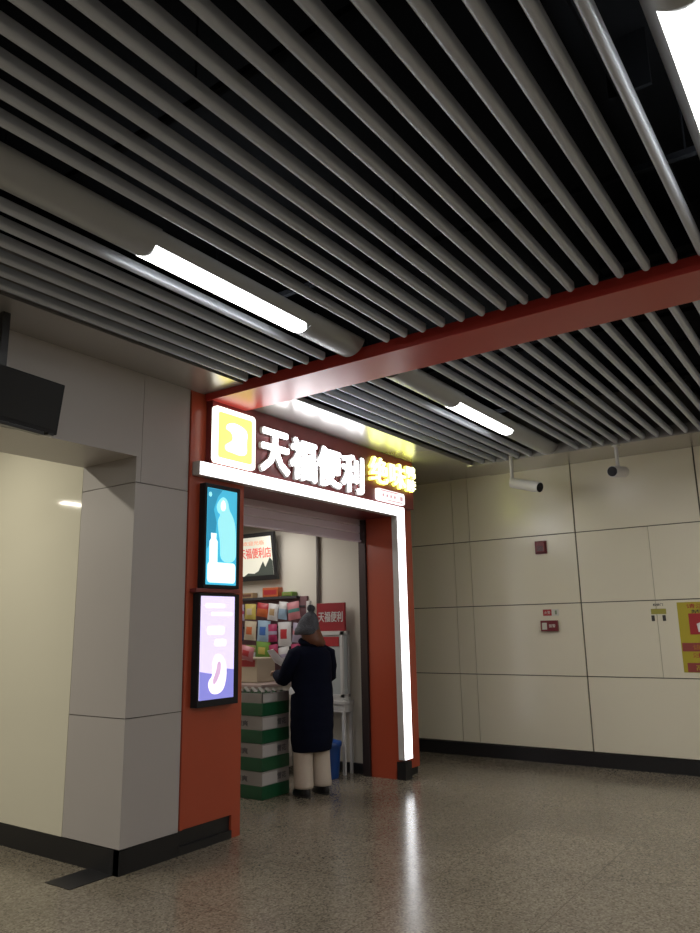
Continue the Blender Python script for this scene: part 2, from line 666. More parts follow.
# ================================================================== LAMP TROUGHS
def trough(x0, x1, yc, lamps, label, caps=(False, True)):
    rad, zc = .125, 3.418
    t = thing('light_trough', label, 'ceiling light', ((x0 + x1) / 2, yc, zc - rad))
    # half-round body profile
    A0, A1 = -162, -18
    n = 22

    def arc(a0, a1, r, k=n):
        return [(r * math.cos(R(a0 + (a1 - a0) * i / k)), r * math.sin(R(a0 + (a1 - a0) * i / k))) for i in range(k + 1)]
    bm = BM()
    o = (0, yc, zc)
    pr = arc(A0, A1, rad)
    pr = pr + [(pr[-1][0], -.03), (pr[0][0], -.03)]
    L0, L1 = -127, -54
    segs = []
    x = x0
    for (a, c) in lamps:
        segs.append((x, a, True))
        segs.append((a, c, False))
        x = c
    segs.append((x, x1, True))
    for a, c, solid in segs:
        if solid:
            prism(bm, pr, (a, yc, zc), (0, 1, 0), (0, 0, 1), (1, 0, 0), 0, c - a)
        else:
            for (q0, q1) in ((A0, L0), (L1, A1)):
                pp = arc(q0, q1, rad, 9)
                inner = arc(q1, q0, rad - .02, 9)
                prism(bm, pp + inner, (a, yc, zc), (0, 1, 0), (0, 0, 1), (1, 0, 0), 0, c - a)
    h = obj('housing', bm, M['trough'], t)
    smooth_angle(h, 30)
    for a, c in lamps:
        bm = BM()
        rr = rad + .001
        # diffuser with softly curved ends
        rows_ = []
        for i in range(13):
            ang = L0 + (L1 - L0) * i / 12
            f_ = abs(i - 6) / 6
            e0 = .0 + .02 * (1 - f_ ** 2)
            e1 = -.05 * f_ ** 3
            r0 = [bm.verts.new((a + e0, yc + rr * math.cos(R(ang)), zc + rr * math.sin(R(ang)))),
                  bm.verts.new((c + e1, yc + rr * math.cos(R(ang)), zc + rr * math.sin(R(ang)))),
                  bm.verts.new((c + e1, yc + (rr - .015) * math.cos(R(ang)), zc + (rr - .015) * math.sin(R(ang)))),
                  bm.verts.new((a + e0, yc + (rr - .015) * math.cos(R(ang)), zc + (rr - .015) * math.sin(R(ang))))]
            rows_.append(r0)
        for i in range(12):
            p_, q_ = rows_[i], rows_[i + 1]
            for k in range(4):
                bm.faces.new((p_[k], p_[(k + 1) % 4], q_[(k + 1) % 4], q_[k]))
        bm.faces.new(rows_[0]); bm.faces.new(rows_[-1])
        d = obj('diffuser', bm, M['lamp'], t, label='glowing white diffuser')
        # curved cover plates at the two diffuser ends
        for (xa, xb) in ((a - .01, a + .05), (c - .06, c + .01)):
            bm = BM()
            ar = arc(L0, L1, rad - .003, 8)
            ir = arc(L1, L0, rad - .02, 8)
            prism(bm, ar + ir, (xa, yc, zc), (0, 1, 0), (0, 0, 1), (1, 0, 0), 0, xb - xa)
            smooth_angle(obj('end_plate', bm, M['trough'], t), 30)
    return t


trough(-6, 3.86, 2.668, [(2.12, 3.33)], 'half-round grey lamp trough before the red beam with a lit section')
trough(4.40, 7.66, 2.668, [(5.36, 6.52)], 'half-round grey lamp trough beyond the red beam with a lit section')
trough(-6, 3.86, .215, [(2.10, 3.36)], 'half-round lamp trough at the top right corner of the photo')

# ================================================================== SHOP SIGN
t = thing('shop_sign', 'lit shop sign with white and yellow letters above the doorway', 'sign', (5.45, 4.05, 2.66))
b = BM(); box(b, 3.915, 7.01, 4.03, 4.098, 2.758, 3.296, 0, .003)
obj('fascia_board', b, M['maroon'], t, label='maroon board')
YF = 4.03
# logo box
lg_c = (4.145, YF, 2.995)
b = BM(); prism(b, rrect(.47, .455, .035), lg_c, *FY, .0, .03)
lo = obj('logo_panel', b, M['logo_white'], t, label='square white-bordered yellow logo panel')
b = BM(); prism(b, rrect(.385, .37, .02), lg_c, *FY, .03, .033)
obj('logo_field', b, M['logo_yellow'], lo)
b = BM()
glyph = [(-.10, .10), (-.02, .125), (.10, .10), (.135, .06), (.12, -.02), (.13, -.11), (.06, -.135), (-.03, -.125), (-.11, -.12),
         (-.125, -.08), (-.075, -.05), (-.03, -.02), (-.04, .03), (-.075, .05), (-.115, .055)]
prism(b, soft(glyph, 2), lg_c, *FY, .033, .037)
obj('logo_mark', b, M['logo_white'], lo)
# white characters
cx = [4.60, 4.985, 5.37, 5.755]
x_l, x_r = 4.44, 5.985
cw = (x_r - x_l) / 4
for i, ch in enumerate('天福便利'):
    c = (x_l + cw * (i + .5), YF, 2.975 - .002 * i)
    back = text_bm(ch, c, FY, cw * .93, .365, .03, .040)
    front = text_bm(ch, (c[0], YF - .03, c[2]), FY, cw * .90, .355, .012, .022)
    bo = obj('character', front, M['sign_white'], t, fix=False, label=f'glowing white character {ch}')
    obj('character_return', back, M['white_metal'], bo, fix=False)
for i, (ch, x_, z_, w_, h_) in enumerate((('绝', 6.275, 3.085, .33, .27), ('味', 6.64, 3.085, .33, .27), ('鸭', 6.92, 3.165, .18, .135), ('脖', 6.92, 3.015, .18, .135))):
    back = text_bm(ch, (x_, YF, z_), FY, w_ * .98, h_ * .98, .03, .022)
    front = text_bm(ch, (x_, YF - .03, z_), FY, w_ * .96, h_ * .96, .012, .008)
    bo = obj('character', front, M['sign_yellow_face'], t, fix=False, label=f'glowing yellow character {ch}')
    obj('character_return', back, M['sign_yellow'], bo, fix=False)
b = BM(); prism(b, rrect(.545, .125, .03), (6.50, YF, 2.835), *FY, .0, .03)
pl = obj('pill_panel', b, M['pill'], t, label='small rounded pale sign panel')
b = BM()
prism(b, rrect(.34, .012, .004), (6.46, YF, 2.882), *FY, .03, .032)
prism(b, rrect(.30, .010, .004), (6.56, YF, 2.790), *FY, .03, .032)
prism(b, rrect(.05, .045, .008), (6.70, YF, 2.835), *FY, .03, .032)
for k in range(4):
    prism(b, rrect(.035, .03, .006), (6.34 + k * .075, YF, 2.835), *FY, .03, .032)
obj('pill_lettering', b, M['pill_text'], pl)

# light frame
t = thing('strip_light', 'white glowing light bar turning down the right of shop doorway', 'light', (5.3, 4.06, .19))
b = BM()
box(b, 3.785, 6.785, 4.03, 4.10, 2.65, 2.755)
box(b, 6.645, 6.785, 4.03, 4.10, .19, 2.65)
box(b, 3.785, 3.79, 4.022, 4.03, 2.65, 2.755)
obj('housing', b, M['white_metal'], t)
b = BM()
poly = [(3.80, 2.655), (6.652, 2.655), (6.652, .195), (6.782, .195), (6.782, 2.750), (3.80, 2.750)]
prism(b, poly, (0, 4.03, 0), *FY, .0, .012)
obj('diffuser', b, M['bar_white'], t, label='glowing white diffuser')


# ================================================================== LIGHTBOX SCREENS
def em(name, col, s):
    return mat(name, col, .4, emit=col, es=s * .55)


ST1 = em('screen_teal', (.05, .42, .62), 1.0)
ST1b = em('screen_deep_teal', (.02, .24, .40), 1.0)
STW = em('screen_white', (.78, .98, .98), 1.15)
STs = em('screen_pale_teal', (.30, .75, .80), 1.0)
SL = em('screen_lavender', (.68, .60, .92), 1.1)
SLb = em('screen_violet', (.22, .22, .62), 1.0)
SLp = em('screen_pink_white', (.95, .85, .97), 1.15)
SLq = em('screen_rose', (.62, .42, .62), 1.0)

t = thing('lightbox_poster', 'upper lit poster box with teal picture on left orange pier', 'poster', (4.015, 4.06, 1.82))
b = BM(); box(b, 3.865, 4.245, 4.035, 4.10, 1.805, 2.60, 0, .004)
obj('frame', b, M['charcoal'], t)
xc, zc_ = 4.045, 2.198
b = BM(); prism(b, rrect(.32, .735, .004), (xc, 4.035, zc_), *FY, .0, .003)
sc_ = obj('screen', b, ST1, t, label='lit teal picture')
O1 = (xc, 4.035, zc_)
FYn = (Vector((.85, 0, 0)), Vector((0, 0, 1.02)), Vector((0, -1, 0)))
b = BM(); prism(b, [(-.187, .357), (-.187, -.1), (-.09, -.02), (-.07, .1), (-.11, .2), (-.06, .3), (0, .357)], O1, FYn[0], FYn[1], FYn[2], .003, .004)
obj('picture_background', b, ST1b, sc_)
b = BM()
fig = [(-.04, .28), (.01, .31), (.07, .28), (.085, .21), (.13, .17), (.17, .10), (.18, -.05), (.18, -.19), (-.02, -.19), (-.02, -.05), (-.05, .05), (-.06, .12), (-.02, .17), (-.06, .18), (-.08, .23)]
prism(b, soft(fig), O1, FYn[0], FYn[1], FYn[2], .004, .005)
prism(b, [(-.155 + .02 * math.cos(k * .785), .31 + .02 * math.sin(k * .785)) for k in range(8)], O1, FYn[0], FYn[1], FYn[2], .004, .005)
obj('pictured_figure', b, STs, sc_)
b = BM()
prism(b, soft([(-.02, .265), (.01, .285), (.04, .26), (.04, .21), (.0, .19), (-.03, .22)]), O1, FYn[0], FYn[1], FYn[2], .005, .006)
obj('pictured_face', b, STW, sc_)
b = BM()
prism(b, [(-.155, -.2), (-.055, -.2), (-.055, -.04), (-.075, -.02), (-.07, .02), (-.14, .02), (-.135, -.02), (-.155, -.04)], O1, FYn[0], FYn[1], FYn[2], .005, .006)
obj('pictured_bottle', b, STW, sc_)
b = BM()
prism(b, rrect(.35, .15, .03, 3, .0, -.27), O1, FYn[0], FYn[1], FYn[2], .005, .006)
obj('pictured_products', b, STW, sc_)

t = thing('lightbox_poster', 'lower lit poster box with lavender picture on left orange pier', 'poster', (4.015, 4.06, .955))
b = BM(); box(b, 3.825, 4.245, 4.03, 4.10, .955, 1.765, 0, .004)
obj('frame', b, M['charcoal'], t)
b = BM(); box(b, 3.79, 4.25, 4.03, 4.10, 1.772, 1.80, 0, .002)
obj('shelf_trim', b, M['maroon'], t, label='maroon trim strip')
O2 = (4.015, 4.03, 1.375)
b = BM(); prism(b, rrect(.35, .74, .004), O2, *FY, .0, .003)
sc_ = obj('screen', b, SL, t, label='lit lavender picture')
b = BM(); prism(b, [(-.174, -.37), (.174, -.37), (.174, -.17), (.10, -.16), (.0, -.20), (-.174, -.17)], O2, *FY, .003, .004)
obj('picture_background', b, SLb, sc_)
b = BM()
for (cx_, cz_, w_, h_) in ((-.03, .30, .20, .03), (.04, .24, .22, .025), (-.02, .12, .18, .06), (.03, .03, .12, .05)):
    prism(b, rrect(w_, h_, h_ * .4, 3, cx_, cz_), O2, *FY, .003, .005)
prism(b, soft([(-.02, -.05), (.05, -.06), (.09, -.12), (.10, -.22), (.06, -.33), (-.06, -.34), (-.10, -.25), (-.04, -.2), (-.05, -.12)]), O2, *FY, .004, .006)
obj('pictured_figure', b, SLp, sc_)
b = BM(); prism(b, soft([(0, -.10), (.04, -.11), (.03, -.2), (-.03, -.28), (-.05, -.24), (-.01, -.17)]), O2, *FY, .006, .007)
obj('pictured_detail', b, SLq, sc_)

# ================================================================== HANGING DISPLAY (left)
t = thing('hanging_display', 'dark flat display hanging from the ceiling by a pole at left edge', 'display', (2.10, 3.83, 2.63))
D = Matrix.Translation((2.10, 3.83, 2.815)) @ Matrix.Rotation(R(2.5), 4, 'Y') @ Matrix.Rotation(R(6), 4, 'X')


def xf(bm, mtx):
    bmesh.ops.transform(bm, matrix=mtx, verts=bm.verts)
    return bm


b = BM(); box(b, -.355, .355, -.03, .03, -.155, .155, 0, .006); xf(b, D)
obj('casing', b, M['charcoal'], t)
b = BM(); box(b, -.34, .34, -.033, -.029, -.13, .145, 0); xf(b, D)
obj('screen', b, mat('dark_screen', (.03, .03, .031), .8, spec=.2), t)
b = BM(); box(b, -.30, .27, -.035, .02, -.175, -.155, 0, .003); box(b, .30, .335, -.03, .02, -.165, -.15); xf(b, D)
obj('control_strip', b, M['black'], t)
b = BM(); box(b, 2.09, 2.135, 3.87, 3.915, 2.86, ZC)
obj('pole', b, M['black'], t)


# ================================================================== SECURITY CAMERAS
def cctv(mx, my, mz, drop, aim, label, side, ln):
    t = thing('security_camera', label, 'camera', (mx, my, mz - drop - .1))
    b = BM()
    tube(b, [(mx, my, mz - drop), (mx, my, mz)], .019, 14)
    tube(b, [(mx, my, mz - .02), (mx, my, mz)], .04, 16)
    smooth_angle(obj('drop_pole', b, M['white_metal'], t), 40)
    aim = Vector(aim).normalized()
    base = Vector((mx, my, mz - drop - .01))
    b = BM(); ball(b, base, .03); tube(b, [base, base + Vector((0, 0, -.03)) + aim * .03], .016, 10)
    smooth_angle(obj('swivel', b, M['white_metal'], t), 40)
    s = base + Vector((0, 0, -.045)) + aim * side
    e = s + aim * ln
    b = BM(); tube(b, [s, s + aim * .01, e - aim * .01, e], [.044, .05, .054, .052], 20)
    top = aim.cross(Vector((0, 0, 1))).cross(aim).normalized()
    tube(b, [s + top * .006, e + aim * .02 + top * .006], [.056, .057], 20)
    bmesh.ops.delete(b, geom=[v for v in b.verts if False], context='VERTS')
    smooth_angle(obj('body', b, M['white_metal'], t), 40)
    b = BM(); tube(b, [e + aim * .01 + top * .006, e + aim * .024 + top * .006], .051, 20)
    f_ = obj('lens_face', b, M['charcoal'], t)
    b = BM(); tube(b, [e + aim * .02, e + aim * .028], .016, 16)
    obj('lens', b, M['glass_black'], f_)
    return t


M['glass_black'] = mat('black_lens_glass', (.006, .006, .012), .35, spec=.2)
cctv(7.54, 3.07, 3.40, .33, (-.30, -.95, -.30), 'white bullet camera hanging from ceiling edge nearer the shop', -.0, .36)
cctv(7.64, 1.955, 3.30, .24, (-.97, .16, -.12), 'white bullet camera on the right, lens pointing at the viewer', -.14, .26)


# ================================================================== THINGS ON THE RIGHT WALL
def plate(name, yc, zc, w_, h_, d, mm, label=None, cat=None, parent=None, rad=.004, d0=0.0):
    b = BM(); prism(b, rrect(w_, h_, rad, 3), (XW, yc, zc), *FX, d0, d0 + d)
    return obj(name, b, mm, parent, label=label, cat=cat)


t = thing('fire_alarm_sounder', 'dark red square alarm box high on the cream wall', 'alarm', (XW, 3.06, 2.29))
plate('back_plate', 3.06, 2.36, .135, .15, .02, M['redbox'], parent=t)
b = BM(); box(b, XW - .055, XW - .02, 2.998, 3.118, 2.30, 2.425, 0, .012)
obj('cover', b, M['redbox'], t)
b = BM()
for k in range(4):
    box(b, XW - .058, XW - .054, 3.02, 3.095, 2.32 + k * .014, 2.326 + k * .014)
obj('grille', b, M['black'], t)

WS = mat('pale_sticker', (.62, .60, .54), .5)
RS = mat('red_sticker', (.40, .03, .035), .45)
GS = mat('dull_green_print', (.20, .26, .15), .6)
YS = mat('yellow_sticker', (.36, .33, .06), .5)
DT = mat('dark_print', (.05, .045, .04), .6)
t = thing('alarm_sticker', 'small red and white sticker above the red call point box', 'sticker', (XW, 3.01, 1.58))
plate('backing', 3.005, 1.618, .185, .075, .002, WS, parent=t)
plate('red_panel', 3.045, 1.618, .10, .07, .002, RS, parent=t, d0=.002)
join_b = text_bm('火警', (XW - .004, 3.045, 1.618), FX, .07, .035, .001, .0)
obj('lettering', join_b, WS, t, fix=False)
plate('green_mark', 2.945, 1.618, .02, .045, .002, GS, parent=t, d0=.002)
t = thing('fire_call_point', 'dark red call point box with two pale windows under a sticker', 'fire alarm', (XW, 3.02, 1.40))
b = BM(); box(b, XW - .045, XW, 2.925, 3.12, 1.41, 1.53, 0, .005)
obj('casing', b, M['redbox'], t)
b = BM(); box(b, XW - .049, XW - .044, 3.045, 3.10, 1.43, 1.505, 0)
obj('push_plate', b, WS, t, label='pale push plate')
b = text_bm('报警', (XW - .045, 2.985, 1.47), FX, .075, .035, .002, .02)
obj('lettering', b, WS, t, fix=False)

t = thing('service_notice', 'yellow notice strip with small grey marks beside the wall joint', 'notice', (XW, 1.83, 1.50))
b = text_bm('检修门', (XW, 1.845, 1.668), FX, .10, .026, .002, .02)
obj('heading_lettering', b, DT, t, fix=False)
plate('yellow_strip', 1.845, 1.598, .15, .055, .002, YS, parent=t, label='yellow strip')
plate('grey_mark', 1.905, 1.53, .032, .06, .002, DT, parent=t)
plate('grey_mark', 1.795, 1.53, .032, .06, .002, DT, parent=t)

YP = mat('yellow_poster', (.46, .38, .03), .5)
OP = mat('orange_poster_print', (.45, .18, .03), .5)
BP = mat('brick_red_poster_print', (.30, .06, .05), .5)
t = thing('warning_poster', 'yellow and red warning poster on the cream wall at right edge', 'poster', (XW, 1.38, .99))
py0, py1 = 1.66, 1.10
pc = (py0 + py1) / 2
plate('sheet', pc, 1.335, .56, .70, .003, YP, parent=t)
plate('red_panel', pc - .005, 1.465, .37, .21, .002, RS, parent=t, d0=.003)
b = BM()
prism(b, [(-.09, -.08), (-.10, .0), (-.05, .02), (-.04, .08), (.0, .09), (.02, .03), (.09, .02), (.10, -.06), (.06, -.09)], (XW, pc + .01, 1.465), *FX, .005, .007)
obj('hand_symbol', b, M['paper'], t, label='white hand symbol')
plate('brick_band', pc, 1.235, .54, .085, .002, BP, parent=t, d0=.003)
plate('brick_band', pc - .01, 1.035, .50, .09, .002, BP, parent=t, d0=.003)
for (txt, z, w_, h_, mm, d) in (('请注意安全', 1.645, .44, .045, RS, .003), ('禁止触摸', 1.59, .36, .035, DT, .003), ('谨防夹手', 1.235, .40, .05, OP, .005), ('注意安全', 1.155, .42, .045, RS, .003), ('高压危险', 1.035, .38, .055, YP, .005)):
    b = text_bm(txt, (XW - d, pc - .03, z), FX, w_, h_, .002, .01)
    obj('lettering', b, mm, t, fix=False)

# ================================================================== SHOP INTERIOR THINGS
# television
t = thing('television', 'wall television showing red lettering on a pale screen in shop', 'television', (6.60, 6.30, 2.05))
TVM = Matrix.Translation((6.62, 6.19, 2.35)) @ Matrix.Rotation(R(-8), 4, 'Y')
b = BM(); box(b, -.025, .025, -.49, .49, -.285, .285, 0, .008); xf(b, TVM)
obj('casing', b, M['black'], t)
b = BM(); box(b, -.028, -.024, -.45, .455, -.225, .235); xf(b, TVM)
scn = obj('screen', b, em('tv_picture', (.62, .60, .50), .75), t, label='lit pale picture')
b = text_bm('天福便利店', (0, 0, 0), FX, .50, .12, .002, .02)
xf(b, TVM @ Matrix.Translation((-.028, -.185, .045)))
obj('lettering', b, em('tv_red', (.62, .10, .08), .7), scn, fix=False, label='red lettering')
b = text_bm('欢迎光临', (0, 0, 0), FX, .34, .05, .002, .02)
xf(b, TVM @ Matrix.Translation((-.028, -.17, .165)))
obj('lettering', b, em('tv_orange', (.72, .30, .18), .7), scn, fix=False)
b = BM()
prism(b, [(-.02, -.225), (.05, -.19), (.15, -.2), (.22, -.17), (.27, -.10), (.30, -.06), (.33, -.13), (.36, -.09), (.41, -.02), (.45, -.06), (.45, -.225)], (0, 0, 0), *FX, .028, .030)
xf(b, TVM)
obj('pictured_skyline', b, em('tv_dark', (.05, .06, .05), .5), scn)
b = BM(); tube(b, [(6.64, 6.3, 2.36), (6.75, 6.3, 2.40)], .03, 10)
obj('wall_bracket', b, M['black'], t)

b = BM(); tube(b, [(6.725, 5.16, 1.5), (6.725, 5.16, 2.75)], .022, 10)
obj('wall_pipe', b, M['pipe'], label='thin grey vertical pipe on the shop wall', cat='pipe', smooth=True)

# snack rack
t = thing('snack_rack', 'wall rack hung with packets of snacks behind the customer', 'rack', (6.62, 6.0, .9))
RK = mat('rack_dark_steel', (.06, .055, .06), .5, metal=.4)
RB = mat('rack_back_panel', (.20, .10, .11), .6)
b = BM(); box(b, 6.715, 6.748, 5.32, 6.75, .92, 1.86)
obj('back_panel', b, RB, t)
b = BM(); box(b, 6.645, 6.745, 5.42, 6.75, 1.835, 1.865, 0, .004)
obj('top_shelf', b, RK, t)
for z in (1.63, 1.40, 1.17):
    b = BM()
    for k in range(7):
        yy = 5.42 + k * .19
        tube(b, [(6.72, yy, z + .115), (6.66, yy, z + .118)], .004, 6)
    box(b, 6.705, 6.718, 5.34, 6.73, z + .105, z + .125)
    obj('hook_rail', b, RK, t)


def pouch(name, c, w_, h_, d, main, patch, frame, label, group, pshape=0, rot=0.0):
    """pillow packet hung by its top seal"""
    r_, u_, out = frame
    c = Vector(c)
    bm = BM()
    nx, nz = 8, 10
    f, bk = [], []
    for j in range(nz + 1):
        v = j / nz
        rf, rb = [], []
        for i in range(nx + 1):
            u = i / nx
            th = (max(0, math.sin(math.pi * u)) ** .55) * (max(0, math.sin(math.pi * min(1, max(0, (v - .06) / .88)))) ** .6) * d * .5
            x = (u - .5) * w_ * (1 - .06 * math.sin(math.pi * v))
            z = (v - .5) * h_
            xr = x * math.cos(rot) - z * math.sin(rot)
            zr = x * math.sin(rot) + z * math.cos(rot)
            p = c + r_ * xr + u_ * zr
            rf.append(bm.verts.new(p + out * (th + .001)))
            rb.append(bm.verts.new(p - out * (th + .001)))
        f.append(rf); bk.append(rb)
    for j in range(nz):
        for i in range(nx):
            q = bm.faces.new((f[j][i], f[j][i + 1], f[j + 1][i + 1], f[j + 1][i]))
            uu, vv = (i + .5) / nx - .5, (j + .5) / nz - .5
            if pshape == 0:
                inside = (uu / .3) ** 2 + (vv / .25) ** 2 < 1
            elif pshape == 1:
                inside = vv > .12
            else:
                inside = abs(vv) < .14
            q.material_index = 1 if inside else 0
            bm.faces.new((bk[j][i + 1], bk[j][i], bk[j + 1][i], bk[j + 1][i + 1]))
    for j in range(nz):
        bm.faces.new((bk[j][0], f[j][0], f[j + 1][0], bk[j + 1][0]))
        bm.faces.new((f[j][nx], bk[j][nx], bk[j + 1][nx], f[j + 1][nx]))
    for i in range(nx):
        bm.faces.new((f[0][i], bk[0][i], bk[0][i + 1], f[0][i + 1]))
        bm.faces.new((bk[nz][i], f[nz][i], f[nz][i + 1], bk[nz][i + 1]))
    o = obj(name, bm, [main, patch], label=label, cat='snack packet', group=group)
    smooth_angle(o, 50)
    return o


C = {k: mat('pack_' + k, tuple(c_ * .72 for c_ in v), .35) for k, v in dict(
    orange=(.62, .14, .04), red=(.50, .03, .04), blue=(.05, .16, .50), paleblue=(.35, .50, .65), green=(.18, .35, .05),
    yellow=(.62, .50, .12), cream=(.62, .52, .38), tan=(.50, .34, .18), magenta=(.42, .03, .12), white=(.70, .68, .68),
    pink=(.62, .22, .25), teal=(.08, .28, .26), brown=(.20, .08, .05), lilac=(.42, .36, .48), olive=(.28, .30, .08), navy=(.03, .04, .12)).items()}
rackG = 'snack packets hung on the shop rack'
# (y, z, w, h, main, patch, shape, description)
packs = [
    (6.28, 1.70, .17, .19, 'lilac', 'magenta', 2), (6.09, 1.70, .17, .18, 'yellow', 'cream', 0), (5.90, 1.715, .19, .16, 'orange', 'red', 1),
    (5.72, 1.70, .15, .19, 'white', 'tan', 0), (5.58, 1.69, .13, .20, 'paleblue', 'white', 1), (5.42, 1.69, .17, .20, 'pink', 'teal', 2),
    (6.28, 1.46, .17, .20, 'navy', 'brown', 0), (6.09, 1.47, .18, .22, 'cream', 'orange', 0), (5.885, 1.485, .19, .24, 'paleblue', 'blue', 0),
    (5.71, 1.46, .13, .20, 'magenta', 'lilac', 2), (5.545, 1.44, .19, .27, 'white', 'red', 0), (5.37, 1.46, .14, .22, 'lilac', 'pink', 2),
    (6.24, 1.23, .20, .19, 'magenta', 'red', 1), (6.06, 1.22, .15, .19, 'white', 'olive', 1), (5.87, 1.245, .21, .20, 'green', 'yellow', 0),
    (5.70, 1.23, .13, .18, 'red', 'magenta', 1), (5.55, 1.20, .16, .20, 'white', 'lilac', 2), (5.39, 1.22, .13, .22, 'magenta', 'white', 2),
]
rown = {0: 'top', 1: 'middle', 2: 'bottom'}
for i, (y, z, w_, h_, a, c_, sh) in enumerate(packs):
    pouch('snack_packet', (6.60 - .012 * (i % 2), y + random.uniform(-.02, .02), z + random.uniform(-.015, .015)), w_ * 1.06, h_, .055, C[a], C[c_], FX,
          f'{a} and {c_} snack packet, {ordn[i % 6]} from left on the {rown[i // 6]} row of the rack', rackG, sh, rot=random.uniform(-.16, .16))
# boxes standing on the rack's top shelf
tops = [(6.45, .20, .09, 'navy', 'teal'), (6.20, .20, .06, 'tan', 'brown'), (5.82, .24, .11, 'orange', 'red'), (5.56, .16, .05, 'green', 'olive')]
for i, (y, w_, h_, a, c_) in enumerate(tops):
    b = BM(); box(b, 6.65, 6.742, y - w_ / 2, y + w_ / 2, 1.866, 1.866 + h_, 0, .006)
    box(b, 6.647, 6.6505, y - w_ / 2 + .02, y + w_ / 2 - .02, 1.866 + h_ * .25, 1.866 + h_ * .75, 1)
    obj('snack_carton', b, [C[a], C[c_]], label=f'{a} carton lying on top of the snack rack', cat='carton', group='cartons on the snack rack')

# counter with goods behind the crates
t = thing('shop_counter', 'pale counter with dark plinth behind the green beverage cases', 'counter', (6.2, 6.1, 0))
CT = mat('counter_top', (.35, .27, .25), .3)
CF = mat('counter_front', (.58, .52, .44), .4)
b = BM(); box(b, 5.95, 6.46, 5.32, 7.1, .06, .90, 0, .004)
obj('body', b, CF, t)
b = BM(); box(b, 5.98, 6.44, 5.35, 7.08, 0, .06)
obj('plinth', b, M['black'], t)
b = BM(); box(b, 5.90, 6.49, 5.28, 7.12, .90, .93, 0, .004)
obj('worktop', b, CT, t)
b = BM()
box(b, 6.10, 6.40, 5.52, 5.82, .931, 1.19, 0, .012)
box(b, 6.095, 6.101, 5.55, 5.79, 1.10, 1.17, 1)
obj('cream_box', b, [C['cream'], C['red']], label='cream carton standing on the counter behind the cases', cat='carton')
t = thing('cash_register', 'dark cash register on the counter near the orange pier', 'cash register', (6.15, 6.12, .931))
b = BM(); box(b, 6.0, 6.4, 5.93, 6.32, .931, 1.03, 0, .008)
obj('drawer', b, M['charcoal'], t)
b = BM(); prism(b, [(0, 0), (.26, 0), (.26, .14), (.18, .16), (0, .05)], (6.05, 6.28, 1.03), (1, 0, 0), (0, 0, 1), (0, -1, 0), 0, .30)
obj('keyboard_body', b, C['navy'], t)
b = BM(); tube(b, [(6.3, 6.13, 1.18), (6.3, 6.13, 1.24)], .015, 8); box(b, 6.28, 6.31, 6.03, 6.23, 1.20, 1.26, 0, .004)
obj('customer_display', b, M['charcoal'], t)
# bags lying on the counter
pouch('snack_packet', (6.02, 5.88, 1.27), .24, .17, .06, C['white'], C['teal'], FX, 'white and teal packet leaning above the counter beside the orange pier', 'packets above the counter', 1, rot=.5)
pouch('snack_packet', (6.05, 5.62, 1.245), .20, .15, .06, C['pink'], C['red'], FX, 'pink packet with red spot lying on the cream carton', 'packets above the counter', 0, rot=-.2)
for o_, rest in ((bpy.data.objects['snack_packet.018'] if 'snack_packet.018' in bpy.data.objects else None, 0),):
    if o_:
        o_.location.z -= .0

# beverage cases
GC = mat('green_case_card', (.012, .09, .038), .35, noise=.25, nscale=9)
GW = mat('grey_case_card', (.30, .29, .28), .4, noise=.12, nscale=7)
GD = mat('case_print', (.10, .10, .11), .5)
CL = mat('case_light_label', (.50, .48, .47), .4)


def case_parts(t, x0, y0, z0, open_top=False):
    w_, d_, h_ = .385, .56, .236
    b = BM()
    box(b, x0, x0 + w_, y0, y0 + d_, z0, z0 + .115, 0, .006)
    obj('green_tray', b, GC, t, label='dark green lower half')
    b = BM()
    if open_top:
        hh = .085
        box(b, x0 + .003, x0 + w_ - .003, y0 + .003, y0 + .012, z0 + .115, z0 + .115 + hh)
        box(b, x0 + .003, x0 + w_ - .003, y0 + d_ - .012, y0 + d_ - .003, z0 + .115, z0 + .115 + hh)
        box(b, x0 + .003, x0 + .012, y0 + .003, y0 + d_ - .003, z0 + .115, z0 + .115 + hh)
        box(b, x0 + w_ - .012, x0 + w_ - .003, y0 + .003, y0 + d_ - .003, z0 + .115, z0 + .115 + hh)
    else:
        box(b, x0 + .003, x0 + w_ - .003, y0 + .003, y0 + d_ - .003, z0 + .115, z0 + h_, 0, .004)
    obj('grey_upper', b, GW, t, label='grey upper half')
    b = BM()
    box(b, x0 + .008, x0 + .21, y0 + .0005, y0 + .004, z0 + .122, z0 + (.19 if open_top else .222))
    obj('light_label', b, CL, t)
    if not open_top:
        b = text_bm('雪花', (x0 + .275, y0 + .003, z0 + .175), FY, .12, .055, .002, .03)
        join(b, text_bm('清爽', (x0 + .002, y0 + .25, z0 + .17), FX, .14, .05, .002, .03))
        obj('lettering', b, GD, t, fix=False)


cx0, cy0 = 5.272, 4.70
CX1 = cx0 + .36
names_ = ['bottom', 'second from bottom', 'third from bottom', 'open topmost']
for k in range(4):
    z0 = k * .2385
    t = thing('beverage_case', f'green and grey beverage case, {names_[k]} case of the stack beside the customer', 'drinks case', (cx0 + .18, cy0 + .28, z0), 'beverage cases in the doorway stack')
    case_parts(t, cx0, cy0, z0, k == 3)
